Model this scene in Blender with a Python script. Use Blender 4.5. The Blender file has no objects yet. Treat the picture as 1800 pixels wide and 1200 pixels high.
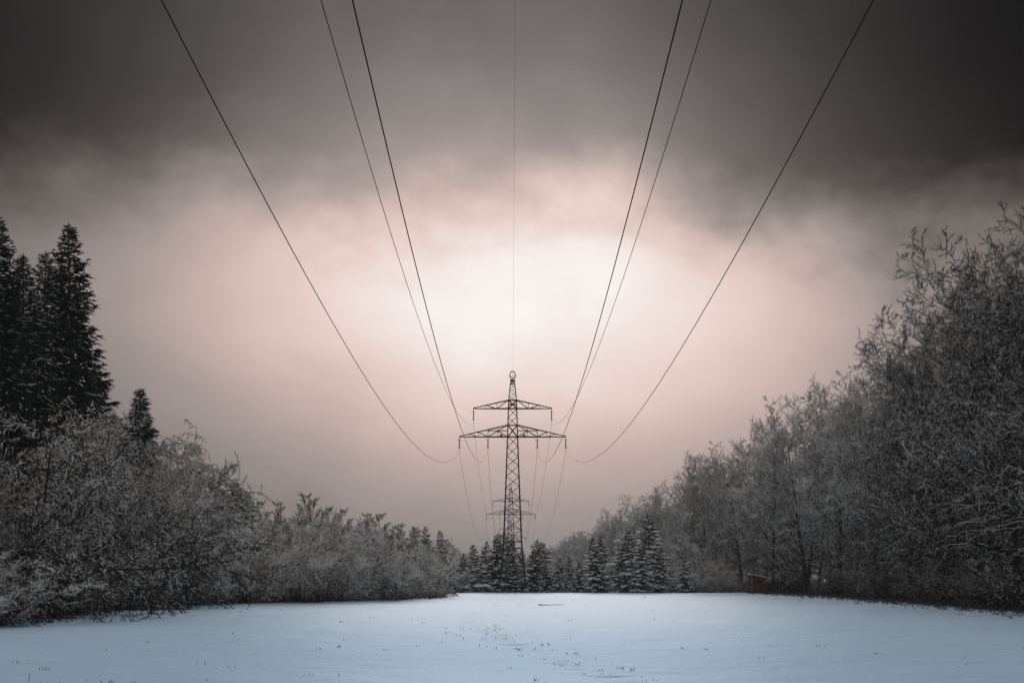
import bpy, math, random
import numpy as np
from mathutils import Vector

rng = np.random.default_rng(7)
random.seed(7)
S = bpy.context.scene
COL = S.collection
rad = math.radians

# ------------------------------------------------------------------ camera
F = 2640.0                      # focal length in pixels of the 1800 px wide photograph
EYE = 1.6
HORIZON = 1020.0
cd = bpy.data.cameras.new("camera")
cam = bpy.data.objects.new("camera", cd)
COL.objects.link(cam)
cam.location = (0, 0, EYE)
cam.rotation_euler = (rad(90), 0, 0)
cd.sensor_width = 36.0
cd.lens = F / 1800 * 36
cd.shift_y = (HORIZON - 600) / 1800
cd.clip_start = 0.1
cd.clip_end = 6000
S.camera = cam

# ------------------------------------------------------------------ exposure, sky, sun
EXPO = 2.05
GAIN = 2 ** EXPO
S.view_settings.view_transform = 'Standard'
S.view_settings.look = 'None'
S.view_settings.exposure = EXPO
S.view_settings.gamma = 1.0
S.view_settings.use_curve_mapping = False
S.render.engine = 'CYCLES'
S.cycles.use_denoising = True
S.cycles.max_bounces = 6
S.cycles.diffuse_bounces = 3
S.cycles.glossy_bounces = 2
S.cycles.volume_bounces = 1
S.cycles.transparent_max_bounces = 4

SUN_EL, SUN_AZ = 11.5, 1.0
SKY_STRENGTH = 0.1
world = bpy.data.worlds.new("World")
S.world = world
world.use_nodes = True
wt = world.node_tree
wt.nodes.clear()


class Nodes:
    """small helper that chains math nodes in one node tree"""
    def __init__(self, tree):
        self.t = tree

    def new(self, kind, **kw):
        n = self.t.nodes.new(kind)
        for k, v in kw.items():
            setattr(n, k, v)
        return n

    def put(self, sock, v):
        if hasattr(v, 'links') or hasattr(v, 'is_linked'):
            self.t.links.new(v, sock)
        else:
            sock.default_value = v

    def m(self, op, a, b=None, c=None, clamp=False):
        n = self.new('ShaderNodeMath', operation=op, use_clamp=clamp)
        for i, v in enumerate((a, b, c)):
            if v is not None:
                self.put(n.inputs[i], v)
        return n.outputs[0]

    def add(self, a, b): return self.m('ADD', a, b)
    def sub(self, a, b): return self.m('SUBTRACT', a, b)
    def mul(self, a, b): return self.m('MULTIPLY', a, b)

    def gauss(self, x, c, s):
        q = self.mul(self.sub(x, c), 1.0 / s)
        return self.m('EXPONENT', self.mul(self.mul(q, q), -0.5))

    def step(self, x, a, b, y0=0.0, y1=1.0):
        n = self.new('ShaderNodeMapRange', interpolation_type='SMOOTHSTEP')
        self.put(n.inputs['Value'], x)
        for nm, v in (('From Min', a), ('From Max', b), ('To Min', y0), ('To Max', y1)):
            self.put(n.inputs[nm], v)
        return n.outputs['Result']

    def mixc(self, f, a, b):
        n = self.new('ShaderNodeMix', data_type='RGBA')
        self.put(n.inputs['Factor'], f)
        self.put(n.inputs['A'] if False else n.inputs[6], a)
        self.put(n.inputs[7], b)
        return n.outputs[2]

    def noise(self, vec, scale, detail=4.0, rough=0.5):
        n = self.new('ShaderNodeTexNoise')
        self.put(n.inputs['Vector'], vec)
        n.inputs['Scale'].default_value = scale
        n.inputs['Detail'].default_value = detail
        n.inputs['Roughness'].default_value = rough
        return n.outputs['Fac']


def build_sky():
    N = Nodes(wt)
    tc = N.new('ShaderNodeTexCoord')
    sep = N.new('ShaderNodeSeparateXYZ')
    wt.links.new(tc.outputs['Generated'], sep.inputs[0])
    x, y, z = sep.outputs
    az = N.mul(N.m('ARCTAN2', x, y), 57.29578)
    el = N.mul(N.m('ARCSINE', z), 57.29578)
    stretch = N.new('ShaderNodeMapping')
    stretch.inputs['Scale'].default_value = (1.0, 1.0, 1.5)
    wt.links.new(tc.outputs['Generated'], stretch.inputs['Vector'])
    v = stretch.outputs[0]
    n1 = N.sub(N.noise(v, 5.5, 5, 0.5), 0.5)
    n2 = N.sub(N.noise(v, 14.0, 5, 0.55), 0.5)
    n3 = N.sub(N.noise(v, 2.6, 3, 0.5), 0.5)
    # light behind the thin cloud
    core = N.mul(N.mul(N.gauss(az, 0.4, 8.2), N.gauss(el, 10.8, 5.0)), 0.60)
    band = N.mul(N.mul(N.gauss(az, 0.0, 11.3), N.gauss(el, 10.4, 3.4)), 0.22)
    base = N.add(0.05, N.mul(N.gauss(az, 0.0, 12.5), 0.12))
    light = N.add(N.add(core, band), base)
    light = N.mul(light, N.add(1.0, N.add(N.mul(n1, 0.45), N.mul(n2, 0.22))))
    # dark cloud bank over it
    edge = N.add(N.add(12.5, N.mul(N.gauss(az, 2.6, 3.9), 1.6)), N.mul(N.gauss(az, -14.0, 4.0), 1.4))
    edge = N.add(edge, N.add(N.mul(n1, 4.8), N.mul(n2, 4.2)))
    bank = N.step(N.sub(el, edge), -1.9, 3.0)
    thick = N.add(0.03, N.mul(N.gauss(az, -2.5, 9.8), 0.60))
    thick = N.mul(thick, N.add(1.0, N.add(N.mul(n3, 0.45), N.mul(n2, 0.22))))
    lum = N.mul(light, N.add(N.sub(1.0, bank), N.mul(bank, thick)))
    # warm where thin, grey where thick
    warm = N.mixc(N.step(lum, 0.1, 0.95), (1.12, 0.95, 0.89, 1), (1.05, 0.98, 0.945, 1))
    pink = N.mul(N.step(lum, 0.22, 0.5), N.step(lum, 0.95, 0.6))
    warm = N.mixc(N.mul(pink, 0.75), warm, (1.25, 0.925, 0.84, 1))
    warm = N.mixc(N.mul(bank, N.step(el, 14, 20)), warm, (1.09, 0.965, 0.945, 1))
    col = N.new('ShaderNodeMix', data_type='RGBA', blend_type='MULTIPLY')
    col.inputs[0].default_value = 1.0
    wt.links.new(warm, col.inputs[6])
    comb = N.new('ShaderNodeCombineXYZ')
    for i in range(3):
        wt.links.new(lum, comb.inputs[i])
    wt.links.new(comb.outputs[0], col.inputs[7])
    # the plain overcast all round the rest of the sky
    fwd = N.add(N.mul(y, math.cos(rad(10))), N.mul(z, math.sin(rad(10))))
    away = N.step(N.mul(N.m('ARCCOSINE', fwd), 57.29578), 25.0, 52.0)
    veil = N.add(1.0, N.mul(n3, 0.3))
    oc = N.new('ShaderNodeVectorMath', operation='SCALE')
    oc.inputs[0].default_value = (0.300, 0.297, 0.296)
    wt.links.new(veil, oc.inputs['Scale'])
    sky = N.mixc(away, col.outputs[2], oc.outputs[0])
    sc = N.new('ShaderNodeVectorMath', operation='SCALE')
    wt.links.new(sky, sc.inputs[0])
    sc.inputs['Scale'].default_value = 1.0 / GAIN / SKY_STRENGTH
    # clear sky that the overcast lets a little of through
    ni = N.new('ShaderNodeTexSky', sky_type='NISHITA')
    ni.sun_disc = False
    ni.sun_elevation = rad(SUN_EL)
    ni.sun_rotation = rad(SUN_AZ)
    final = N.mixc(0.0, sc.outputs[0], ni.outputs[0])
    # only where the cloud thins overhead
    thin = N.mul(away, 0.008)
    wt.links.new(thin, final.node.inputs['Factor'])
    bg = N.new('ShaderNodeBackground')
    bg.inputs['Strength'].default_value = SKY_STRENGTH
    wt.links.new(final, bg.inputs['Color'])
    out = N.new('ShaderNodeOutputWorld')
    wt.links.new(bg.outputs[0], out.inputs['Surface'])


build_sky()

sd = bpy.data.lights.new("sun", 'SUN')
sd.energy = 0.52
sd.angle = rad(18)
sd.color = (1.0, 0.95, 0.90)
sun = bpy.data.objects.new("sun", sd)
COL.objects.link(sun)
sun.rotation_euler = Vector((-math.sin(rad(SUN_AZ)) * math.cos(rad(SUN_EL)), -math.cos(rad(SUN_AZ)) * math.cos(rad(SUN_EL)),
                             -math.sin(rad(SUN_EL)))).to_track_quat('-Z', 'Y').to_euler()
sun.location = (0, 60, 60)


# ------------------------------------------------------------------ materials
def principled(name, base, rough=0.8, spec=0.3, metallic=0.0):
    m = bpy.data.materials.new(name)
    m.use_nodes = True
    b = m.node_tree.nodes['Principled BSDF']
    b.inputs['Base Color'].default_value = (*base, 1)
    b.inputs['Roughness'].default_value = rough
    b.inputs['Specular IOR Level'].default_value = spec
    b.inputs['Metallic'].default_value = metallic
    return m, Nodes(m.node_tree), b


def noisy(name, a, b_, scale, rough=0.85, spec=0.25, lo=0.35, hi=0.65, bump=0.0):
    m, N, b = principled(name, a, rough, spec)
    tc = N.new('ShaderNodeTexCoord')
    n = N.noise(tc.outputs['Object'], scale, 5, 0.6)
    N.put(b.inputs['Base Color'], N.mixc(N.step(n, lo, hi), (*a, 1), (*b_, 1)))
    if bump:
        bn = N.new('ShaderNodeBump')
        bn.inputs['Strength'].default_value = bump
        bn.inputs['Distance'].default_value = 0.02
        N.put(bn.inputs['Height'], n)
        N.put(b.inputs['Normal'], bn.outputs[0])
    return m


SNOWC = (0.80, 0.85, 0.90)
M_SNOW = noisy('tree_snow', (0.90, 0.875, 0.85), (0.78, 0.755, 0.73), 3.0, 0.7, 0.2)
M_BARK = noisy('dark_bark', (0.022, 0.018, 0.015), (0.05, 0.042, 0.036), 6.0)
M_TWIG = noisy('frosted_twig', (0.022, 0.016, 0.012), (0.065, 0.053, 0.045), 2.0, lo=0.45, hi=0.7)
M_RUST = noisy('brown_twig', (0.10, 0.052, 0.028), (0.15, 0.10, 0.075), 2.0, lo=0.45, hi=0.75)
M_NEEDLE = noisy('spruce_needles', (0.010, 0.016, 0.012), (0.026, 0.036, 0.026), 4.0, 0.8, 0.15)
M_STEEL = noisy('weathered_steel', (0.022, 0.022, 0.021), (0.045, 0.042, 0.038), 3.0, 0.7, 0.2)
M_WIRE = principled('aluminium_wire', (0.02, 0.02, 0.02), 0.8, 0.1)[0]
M_EARTH = principled('bright_steel_wire', (0.26, 0.25, 0.24), 0.6, 0.3)[0]
M_INSUL = principled('dark_glazed_insulator', (0.035, 0.022, 0.016), 0.35, 0.4)[0]
M_PLATE = noisy('yellow_brown_plate', (0.28, 0.16, 0.03), (0.2, 0.1, 0.03), 4.0, 0.5)
M_CONC = noisy('concrete', (0.16, 0.155, 0.15), (0.1, 0.1, 0.1), 5.0)
M_WOOD = noisy('orange_stained_wood', (0.17, 0.060, 0.015), (0.11, 0.036, 0.010), 2.5, 0.7)
M_DARKWOOD = noisy('dark_wood', (0.045, 0.03, 0.022), (0.07, 0.05, 0.04), 4.0)
M_DARK = principled('interior_shade', (0.01, 0.009, 0.008), 0.9, 0.1)[0]
M_STRAW = noisy('dry_grass', (0.13, 0.105, 0.07), (0.055, 0.048, 0.035), 2.0)


# ------------------------------------------------------------------ object helpers
def build(name, chunks, mats, parent=None, smooth=False):
    """chunks: list of (verts (n,3), faces (m,k), material index scalar or (m,))"""
    vs, loops, tot, mi = [], [], [], []
    off = 0
    for v, f, mt in chunks:
        v = np.asarray(v, dtype=np.float32).reshape(-1, 3)
        f = np.asarray(f, dtype=np.int64)
        if len(f) == 0:
            continue
        vs.append(v)
        loops.append((f + off).ravel())
        tot.append(np.full(len(f), f.shape[1]))
        mi.append(np.broadcast_to(np.asarray(mt), (len(f),)))
        off += len(v)
    vs = np.concatenate(vs); loops = np.concatenate(loops).astype(np.int32)
    tot = np.concatenate(tot).astype(np.int32); mi = np.concatenate(mi).astype(np.int32)
    me = bpy.data.meshes.new(name)
    me.vertices.add(len(vs)); me.vertices.foreach_set('co', vs.ravel())
    me.loops.add(len(loops)); me.loops.foreach_set('vertex_index', loops)
    me.polygons.add(len(tot))
    start = np.concatenate(([0], np.cumsum(tot)[:-1])).astype(np.int32)
    me.polygons.foreach_set('loop_start', start)
    me.polygons.foreach_set('loop_total', tot)
    me.polygons.foreach_set('material_index', mi)
    me.polygons.foreach_set('use_smooth', np.full(len(tot), smooth, dtype=bool))
    for m in mats:
        me.materials.append(m)
    me.update(calc_edges=True)
    o = bpy.data.objects.new(name, me)
    COL.objects.link(o)
    if parent is not None:
        o.parent = parent
    return o


def empty(name, loc=(0, 0, 0)):
    o = bpy.data.objects.new(name, None)
    o.empty_display_size = 0.3
    o.location = loc
    COL.objects.link(o)
    return o


def tag(o, label=None, cat=None, group=None, kind=None):
    for k, v in (('label', label), ('category', cat), ('group', group), ('kind', kind)):
        if v:
            o[k] = v
    return o


def copy_tree(root):
    r = root.copy(); COL.objects.link(r)
    for ch in root.children:
        c = ch.copy(); COL.objects.link(c); c.parent = r
        for g in ch.children:
            d = g.copy(); COL.objects.link(d); d.parent = c
    return r


BOXF = np.array([[0, 1, 3, 2], [4, 6, 7, 5], [0, 4, 5, 1], [2, 3, 7, 6], [0, 2, 6, 4], [1, 5, 7, 3]])


def beam(p0, p1, w, h=None, mat=0):
    p0 = np.array(p0, float); p1 = np.array(p1, float)
    h = w if h is None else h
    t = p1 - p0; t /= np.linalg.norm(t)
    ref = np.array([0, 0, 1.0]) if abs(t[2]) < 0.95 else np.array([0, 1.0, 0])
    s = np.cross(t, ref); s /= np.linalg.norm(s)
    u = np.cross(s, t)
    v = [p + a * s * w / 2 + b * u * h / 2 for p in (p0, p1) for a in (-1, 1) for b in (-1, 1)]
    return (np.array(v), BOXF, mat)


def box(x0, x1, y0, y1, z0, z1, mat=0):
    v = [(x, y, z) for x in (x0, x1) for y in (y0, y1) for z in (z0, z1)]
    return (np.array(v), BOXF, mat)


def tubes(P, R, sides=4, snow=0.0, mat_bark=0, mat_snow=1, twig_snow=None):
    """P (N,K,3), R (N,K).  Four sides: the two upper faces carry snow; three sides: each whole twig is frosted or bare."""
    P = np.asarray(P, float); R = np.asarray(R, float)
    N, K, _ = P.shape
    T = np.gradient(P, axis=1)
    T /= np.linalg.norm(T, axis=2, keepdims=True) + 1e-9
    side = np.stack([T[..., 1], -T[..., 0], np.zeros((N, K))], -1)
    ln = np.linalg.norm(side, axis=2, keepdims=True)
    side = np.where(ln > 0.05, side / (ln + 1e-9), np.array([1.0, 0, 0]))
    up = np.cross(side, T)
    up *= np.sign(up[..., 2:3] + 1e-6)
    horiz = np.sqrt(np.clip(1 - T[..., 2] ** 2, 0, 1))
    r = R[..., None]
    if sides == 4:
        top = r + (snow * np.minimum(1.0, 0.35 + R * 14) * horiz)[..., None]
        ring = np.stack([P + side * r, P + up * top, P - side * r, P - up * r], 2)
    elif sides == 3:
        ring = np.stack([P + up * r * 1.15, P - up * r * 0.6 + side * r, P - up * r * 0.6 - side * r], 2)
    else:
        a = np.linspace(0, 2 * np.pi, sides, endpoint=False)
        ring = P[:, :, None] + side[:, :, None] * (r[:, :, None] * np.cos(a)[None, None, :, None]) + up[:, :, None] * (r[:, :, None] * np.sin(a)[None, None, :, None])
    V = ring.reshape(-1, 3)
    n = np.arange(N)[:, None, None] * (K * sides)
    k = np.arange(K - 1)[None, :, None] * sides
    j = np.arange(sides)[None, None, :]
    j2 = (j + 1) % sides
    Fq = np.stack([n + k + j, n + k + j2, n + k + sides + j2, n + k + sides + j], -1).reshape(-1, 4)
    mats = np.full((N, K - 1, sides), mat_bark)
    if sides == 4 and snow > 0:
        hs = (horiz[:, :-1] > 0.5)[..., None] & (np.arange(4)[None, None, :] < 2)
        mats = np.where(hs, mat_snow, mats)
    if sides == 3 and twig_snow is not None:
        mats = np.where((rng.random(N) < twig_snow)[:, None, None], mat_snow, mats)
    return (V, Fq, mats.reshape(-1))


def twig_points(A, d, L, r0, p, mat_bare, mat_frost):
    """fine tapering twigs, three faces each; p is the chance that a twig is coated with frost"""
    n = len(A)
    T = unit(d)
    side = unit(np.stack([T[:, 1], -T[:, 0], np.full(n, 1e-4)], -1))
    up = np.cross(side, T)
    r0 = np.broadcast_to(r0, (n,))[:, None]
    frost = rng.random(n) < p
    r0 = r0 * np.where(frost, 1.25, 0.9)[:, None]
    V = np.stack([A + up * r0, A - up * r0 * 0.6 + side * r0, A - up * r0 * 0.6 - side * r0, A + T * L[:, None]], 1)
    f = np.array([[0, 1, 3], [1, 2, 3], [2, 0, 3]])
    Fx = (np.arange(n)[:, None, None] * 4 + f[None]).reshape(-1, 3)
    return (V.reshape(-1, 3), Fx, np.repeat(np.where(frost, mat_frost, mat_bare), 3))


def shelter_shading(A, H, R, frost, groups):
    """less frost low down and near the stem, as under a sheltering crown, and to paint hollows and base darker; varies from spray to spray"""
    rad_ = np.hypot(A[:, 0], A[:, 1]) / R
    z = A[:, 2] / H
    k = 0.35 + 1.3 * rng.random(groups)
    k = np.repeat(k, len(A) // groups)
    return np.clip(frost * k * (0.25 + 0.9 * np.clip(np.maximum(rad_, (z - 0.45) * 1.6), 0, 1)) * (0.15 + 0.95 * np.clip(z / 0.45, 0, 1)), 0, 0.95)  # sheltered snow, thinned further to put shade into base and inner crown


def unit(v):
    return v / (np.linalg.norm(v, axis=-1, keepdims=True) + 1e-9)


def grow(start, d, length, K, wiggle=0.15, droop=0.0, lift=0.0):
    N = len(start)
    P = np.zeros((N, K, 3)); P[:, 0] = start
    d = unit(d.copy())
    st = (length / (K - 1))[:, None]
    for i in range(1, K):
        d = unit(d + rng.normal(0, wiggle, (N, 3)) + np.array([0, 0, lift - droop]))
        P[:, i] = P[:, i - 1] + d * st
    return P


def sprout(P, R, L, n, t0, t1, ang, ang_sd, ratio, rratio, taper=0.5, flat=0.0, tbias=1.0, vary=(0.6, 1.25)):
    """n children on every parent polyline; returns start, direction, length, base radius, parameter"""
    N, K, _ = P.shape
    t = t0 + (t1 - t0) * (np.arange(n)[None, :] + rng.random((N, n))) / n
    t = t0 + (t1 - t0) * ((t - t0) / (t1 - t0)) ** tbias
    q = np.clip(t * (K - 1), 0, K - 1.001)
    i = q.astype(int); f = (q - i)[..., None]
    I = np.arange(N)[:, None]
    start = P[I, i] * (1 - f) + P[I, i + 1] * f
    tan = unit(P[I, i + 1] - P[I, i])
    rr = R[I, i] * (1 - f[..., 0]) + R[I, i + 1] * f[..., 0]
    rnd = rng.normal(0, 1, (N, n, 3))
    rnd[..., 2] *= (1 - flat)
    perp = unit(rnd - (rnd * tan).sum(-1, keepdims=True) * tan)
    a = np.radians(ang(t) if callable(ang) else ang) + np.radians(rng.normal(0, ang_sd, (N, n)))
    d = tan * np.cos(a)[..., None] + perp * np.sin(a)[..., None]
    ln = L[:, None] * (ratio(t) if callable(ratio) else ratio) * (1 - taper * t) * rng.uniform(*vary, (N, n))
    r0 = np.minimum(rr * rratio, 0.02 + rr)
    return start.reshape(-1, 3), d.reshape(-1, 3), ln.ravel(), r0.ravel(), t.ravel()


def taper(r0, K, tip, floor=0.008):
    s = np.linspace(0, 1, K)[None, :]
    return np.maximum(r0[:, None] * (1 - s * (1 - tip)), floor)


# ------------------------------------------------------------------ tree builders (each makes one thing: trunk + crown)
def crown_top(root):
    z = 0
    for ch in root.children:
        if ch.name.startswith('crown'):
            v = np.empty(len(ch.data.vertices) * 3, dtype=np.float32)
            ch.data.vertices.foreach_get('co', v)
            z = float(np.percentile(v[2::3], 99.95))
    return z


def make_oak(H, seed, twigs=22, lean=0.0, low=0.14, spread=0.34, brown=False, frost=0.36):
    global rng
    rng = np.random.default_rng(seed)
    root = empty('oak_tree')
    tr = grow(np.array([[0, 0, -0.3]]), np.array([[lean, 0, 1.0]]), np.array([H * 0.70]), 10, 0.06, 0, 0.1)
    trr = taper(np.array([H * 0.0135]), 10, 0.12)
    Lt = np.array([H])
    s, d, l, r, t = sprout(tr, trr, Lt, 34, low, 0.99, lambda t: 80 - 46 * t, 12, lambda t: spread * (0.80 + 0.25 * np.sin(t * 3.1)), 0.34, 0.22, 0.0, 0.86, (0.75, 1.15))
    l1 = grow(s, d, l, 11, 0.17, 0.01, 0.04); r1 = taper(r, 11, 0.15, 0.012)
    s, d, l, r, t = sprout(l1, r1, l, 11, 0.15, 1.0, 46, 14, 0.42, 0.55, 0.5)
    l2 = grow(s, d, l, 6, 0.24, 0.02, 0.06); r2 = taper(r, 6, 0.3, 0.010); L2 = l
    s, d, l, r, t = sprout(l2, r2, L2, 7, 0.1, 1.0, 46, 16, 0.55, 0.6, 0.35)
    l3 = grow(s, d, l, 4, 0.26, 0.01, 0.05); r3 = taper(r, 4, 0.5, 0.008); L3 = l
    R_ = H * spread * 0.8
    n2 = len(L2)
    s, d, l, r, t = sprout(l3, r3, np.clip(L3, 0.6, 1.3), twigs, 0.0, 1.0, 40, 16, 0.42, 0.7, 0.35)
    tw4 = twig_points(s, d + np.array([0, 0, 0.08]), l, 0.0115, shelter_shading(s, H, R_, frost, n2), 2, 1)
    s, d, l, r, t = sprout(l2, r2, L2, 16, 0.05, 1.0, 58, 20, 0.16, 0.5, 0.2)
    tw5 = twig_points(s, d, l, 0.012, shelter_shading(s, H, R_, frost, n2), 2, 1)
    build('trunk', [tubes(tr, trr, 8), tubes(l1, r1, 4, 0.0)], [M_BARK, M_SNOW], root)
    tw = M_RUST if brown else M_TWIG
    build('crown', [tubes(l2, r2, 4, 0.012), tubes(l3, r3, 3, 0, 2, 1, frost * 0.4), tw4, tw5], [M_BARK, M_SNOW, tw], root)
    root['h0'] = crown_top(root)
    return root


def make_shrub(H, seed, stems=17, wide=62, droop=0.05, brown=False, n1=13, n2=9, n3=10, frost=0.72, open_=0.12):
    global rng
    rng = np.random.default_rng(seed)
    root = empty('shrub')
    az = rng.random(stems) * 2 * np.pi
    inc = np.radians(wide * np.sqrt(rng.random(stems)))
    st = np.stack([np.cos(az) * 0.5 * rng.random(stems), np.sin(az) * 0.5 * rng.random(stems), np.full(stems, -0.2)], -1) * H * 0.12
    d = np.stack([np.cos(az) * np.sin(inc), np.sin(az) * np.sin(inc), np.cos(inc)], -1)
    l = H * rng.uniform(0.78, 1.1, stems)
    p0 = grow(st, d, l, 9, 0.11, 0.02 + droop * 0.8); r0 = taper(np.full(stems, H * 0.0065), 9, 0.2, 0.012)
    s, d, l, r, t = sprout(p0, r0, l, n1, open_, 1.0, 46, 14, 0.36, 0.6, 0.45)
    p1 = grow(s, d, l, 6, 0.2, droop); r1 = taper(r, 6, 0.3, 0.008); L1 = l
    s, d, l, r, t = sprout(p1, r1, L1, n2, 0.1, 1.0, 44, 16, 0.5, 0.6, 0.35)
    p2 = grow(s, d, l, 4, 0.24, droop * 1.5); r2 = taper(r, 4, 0.5, 0.008); L2 = l
    s, d, l, r, t = sprout(p2, r2, np.clip(L2, 0.5, 1.2), n3 * 2, 0.0, 1.0, 50, 18, 0.38, 0.7, 0.3)
    p3 = twig_points(s, d - np.array([0, 0, droop * 2]), l, 0.0135, shelter_shading(s, H, H * 0.5, frost, len(L1)), 2, 1)
    build('stem', [tubes(p0, r0, 4, 0.0)], [M_BARK, M_SNOW], root)
    tw = M_RUST if brown else M_TWIG
    build('crown', [tubes(p1, r1, 4, 0.0), tubes(p2, r2, 3, 0, 2, 1, frost * 0.35), p3], [M_BARK, M_SNOW, tw], root)
    root['h0'] = crown_top(root)
    return root


def make_birch(H, seed, lean=0.12):
    global rng
    rng = np.random.default_rng(seed)
    root = empty('birch_tree')
    tr = grow(np.array([[0, 0, -0.3]]), np.array([[lean, 0, 1.0]]), np.array([H * 0.93]), 10, 0.07, 0, 0.02)
    trr = taper(np.array([H * 0.010]), 10, 0.12)
    s, d, l, r, t = sprout(tr, trr, np.array([H]), 36, 0.2, 1.0, lambda t: 64 - 20 * t, 14, 0.36, 0.5, 0.42)
    p1 = grow(s, d, l, 8, 0.1, 0.07, 0.02); r1 = taper(r, 8, 0.25, 0.011)
    s, d, l, r, t = sprout(p1, r1, l, 9, 0.15, 1.0, 45, 16, 0.42, 0.55, 0.3)
    p2 = grow(s, d, l, 5, 0.12, 0.24); r2 = taper(r, 5, 0.4, 0.009)
    s, d, l, r, t = sprout(p2, r2, np.maximum(l, 0.7), 6, 0.05, 1.0, 40, 16, 0.5, 0.7, 0.2)
    p3 = grow(s, d, l, 3, 0.12, 0.4); r3 = np.maximum(taper(np.full(len(l), 0.010), 3, 0.5), 0.005)
    s, d, l, r, t = sprout(p3, r3, np.maximum(l, 0.5), 8, 0.0, 1.0, 42, 18, 0.4, 0.7, 0.2)
    p4 = twig_points(s, d - np.array([0, 0, 0.4]), l, 0.013, 0.45, 2, 1)
    build('trunk', [tubes(tr, trr, 8), tubes(p1, r1, 4, 0.01)], [M_BARK, M_SNOW], root)
    build('crown', [tubes(p2, r2, 3, 0, 2, 1, 0.25), tubes(p3, r3, 3, 0, 2, 1, 0.4), p4], [M_BARK, M_SNOW, M_RUST], root)
    root['h0'] = crown_top(root)
    return root


def make_upright(H, seed):
    global rng
    rng = np.random.default_rng(seed)
    root = empty('young_tree')
    tr = grow(np.array([[0, 0, -0.3]]), np.array([[0.0, 0, 1.0]]), np.array([H]), 10, 0.03)
    trr = taper(np.array([H * 0.009]), 10, 0.12)
    s, d, l, r, t = sprout(tr, trr, np.array([H]), 34, 0.12, 0.99, 32, 8, 0.30, 0.45, 0.75)
    p1 = grow(s, d, l, 6, 0.07, 0, 0.05); r1 = taper(r, 6, 0.25, 0.011)
    s, d, l, r, t = sprout(p1, r1, l, 9, 0.1, 1.0, 30, 10, 0.42, 0.55, 0.5)
    p2 = grow(s, d, l, 4, 0.1, 0, 0.03); r2 = taper(r, 4, 0.4, 0.010)
    s, d, l, r, t = sprout(p2, r2, np.maximum(l, 0.7), 14, 0.0, 1.0, 34, 14, 0.42, 0.7, 0.3)
    p3 = twig_points(s, d, l, 0.013, 0.32, 2, 1)
    build('trunk', [tubes(tr, trr, 6)], [M_BARK, M_SNOW], root)
    build('crown', [tubes(p1, r1, 4, 0.012), tubes(p2, r2, 3, 0, 2, 1, 0.25), p3], [M_BARK, M_SNOW, M_RUST], root)
    root['h0'] = crown_top(root)
    return root


def spindles(A, B, w, hfac=0.8, mat=0, mid=0.45):
    """elongated eight-faced bodies from A to B"""
    A = np.asarray(A); B = np.asarray(B)
    n = len(A)
    T = unit(B - A)
    side = np.stack([T[:, 1], -T[:, 0], np.zeros(n)], -1)
    ln = np.linalg.norm(side, axis=1, keepdims=True)
    side = np.where(ln > 0.05, side / (ln + 1e-9), np.array([1.0, 0, 0]))
    up = np.cross(side, T)
    up *= np.sign(up[:, 2:3] + 1e-6)
    C = A + (B - A) * mid
    w = w[:, None]
    V = np.stack([A, B, C + side * w, C + up * w * hfac, C - side * w, C - up * w * hfac], 1)
    f = np.array([[0, 2, 3], [0, 3, 4], [0, 4, 5], [0, 5, 2], [1, 3, 2], [1, 4, 3], [1, 5, 4], [1, 2, 5]])
    Fx = (np.arange(n)[:, None, None] * 6 + f[None]).reshape(-1, 3)
    return (V.reshape(-1, 3), Fx, mat)


def ico():
    import bmesh
    bm = bmesh.new()
    bmesh.ops.create_icosphere(bm, subdivisions=2, radius=1.0)
    v = np.array([x.co[:] for x in bm.verts]); f = np.array([[q.index for q in x.verts] for x in bm.faces])
    bm.free()
    return v, f


ICO_V, ICO_F = ico()


def lumps(C, size, mat=0, jitter=0.16):
    """C (n,3) centres, size (n,3) half-axes"""
    n = len(C)
    k = len(ICO_V)
    a = rng.random(n) * 2 * np.pi
    v = ICO_V[None] * (1 + rng.normal(0, jitter, (n, k, 1)))
    v = v * size[:, None, :]
    ca, sa = np.cos(a)[:, None], np.sin(a)[:, None]
    v = np.stack([v[..., 0] * ca - v[..., 1] * sa, v[..., 0] * sa + v[..., 1] * ca, v[..., 2]], -1) + C[:, None]
    f = (np.arange(n)[:, None, None] * k + ICO_F[None]).reshape(-1, 3)
    return (v.reshape(-1, 3), f, mat)


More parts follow.
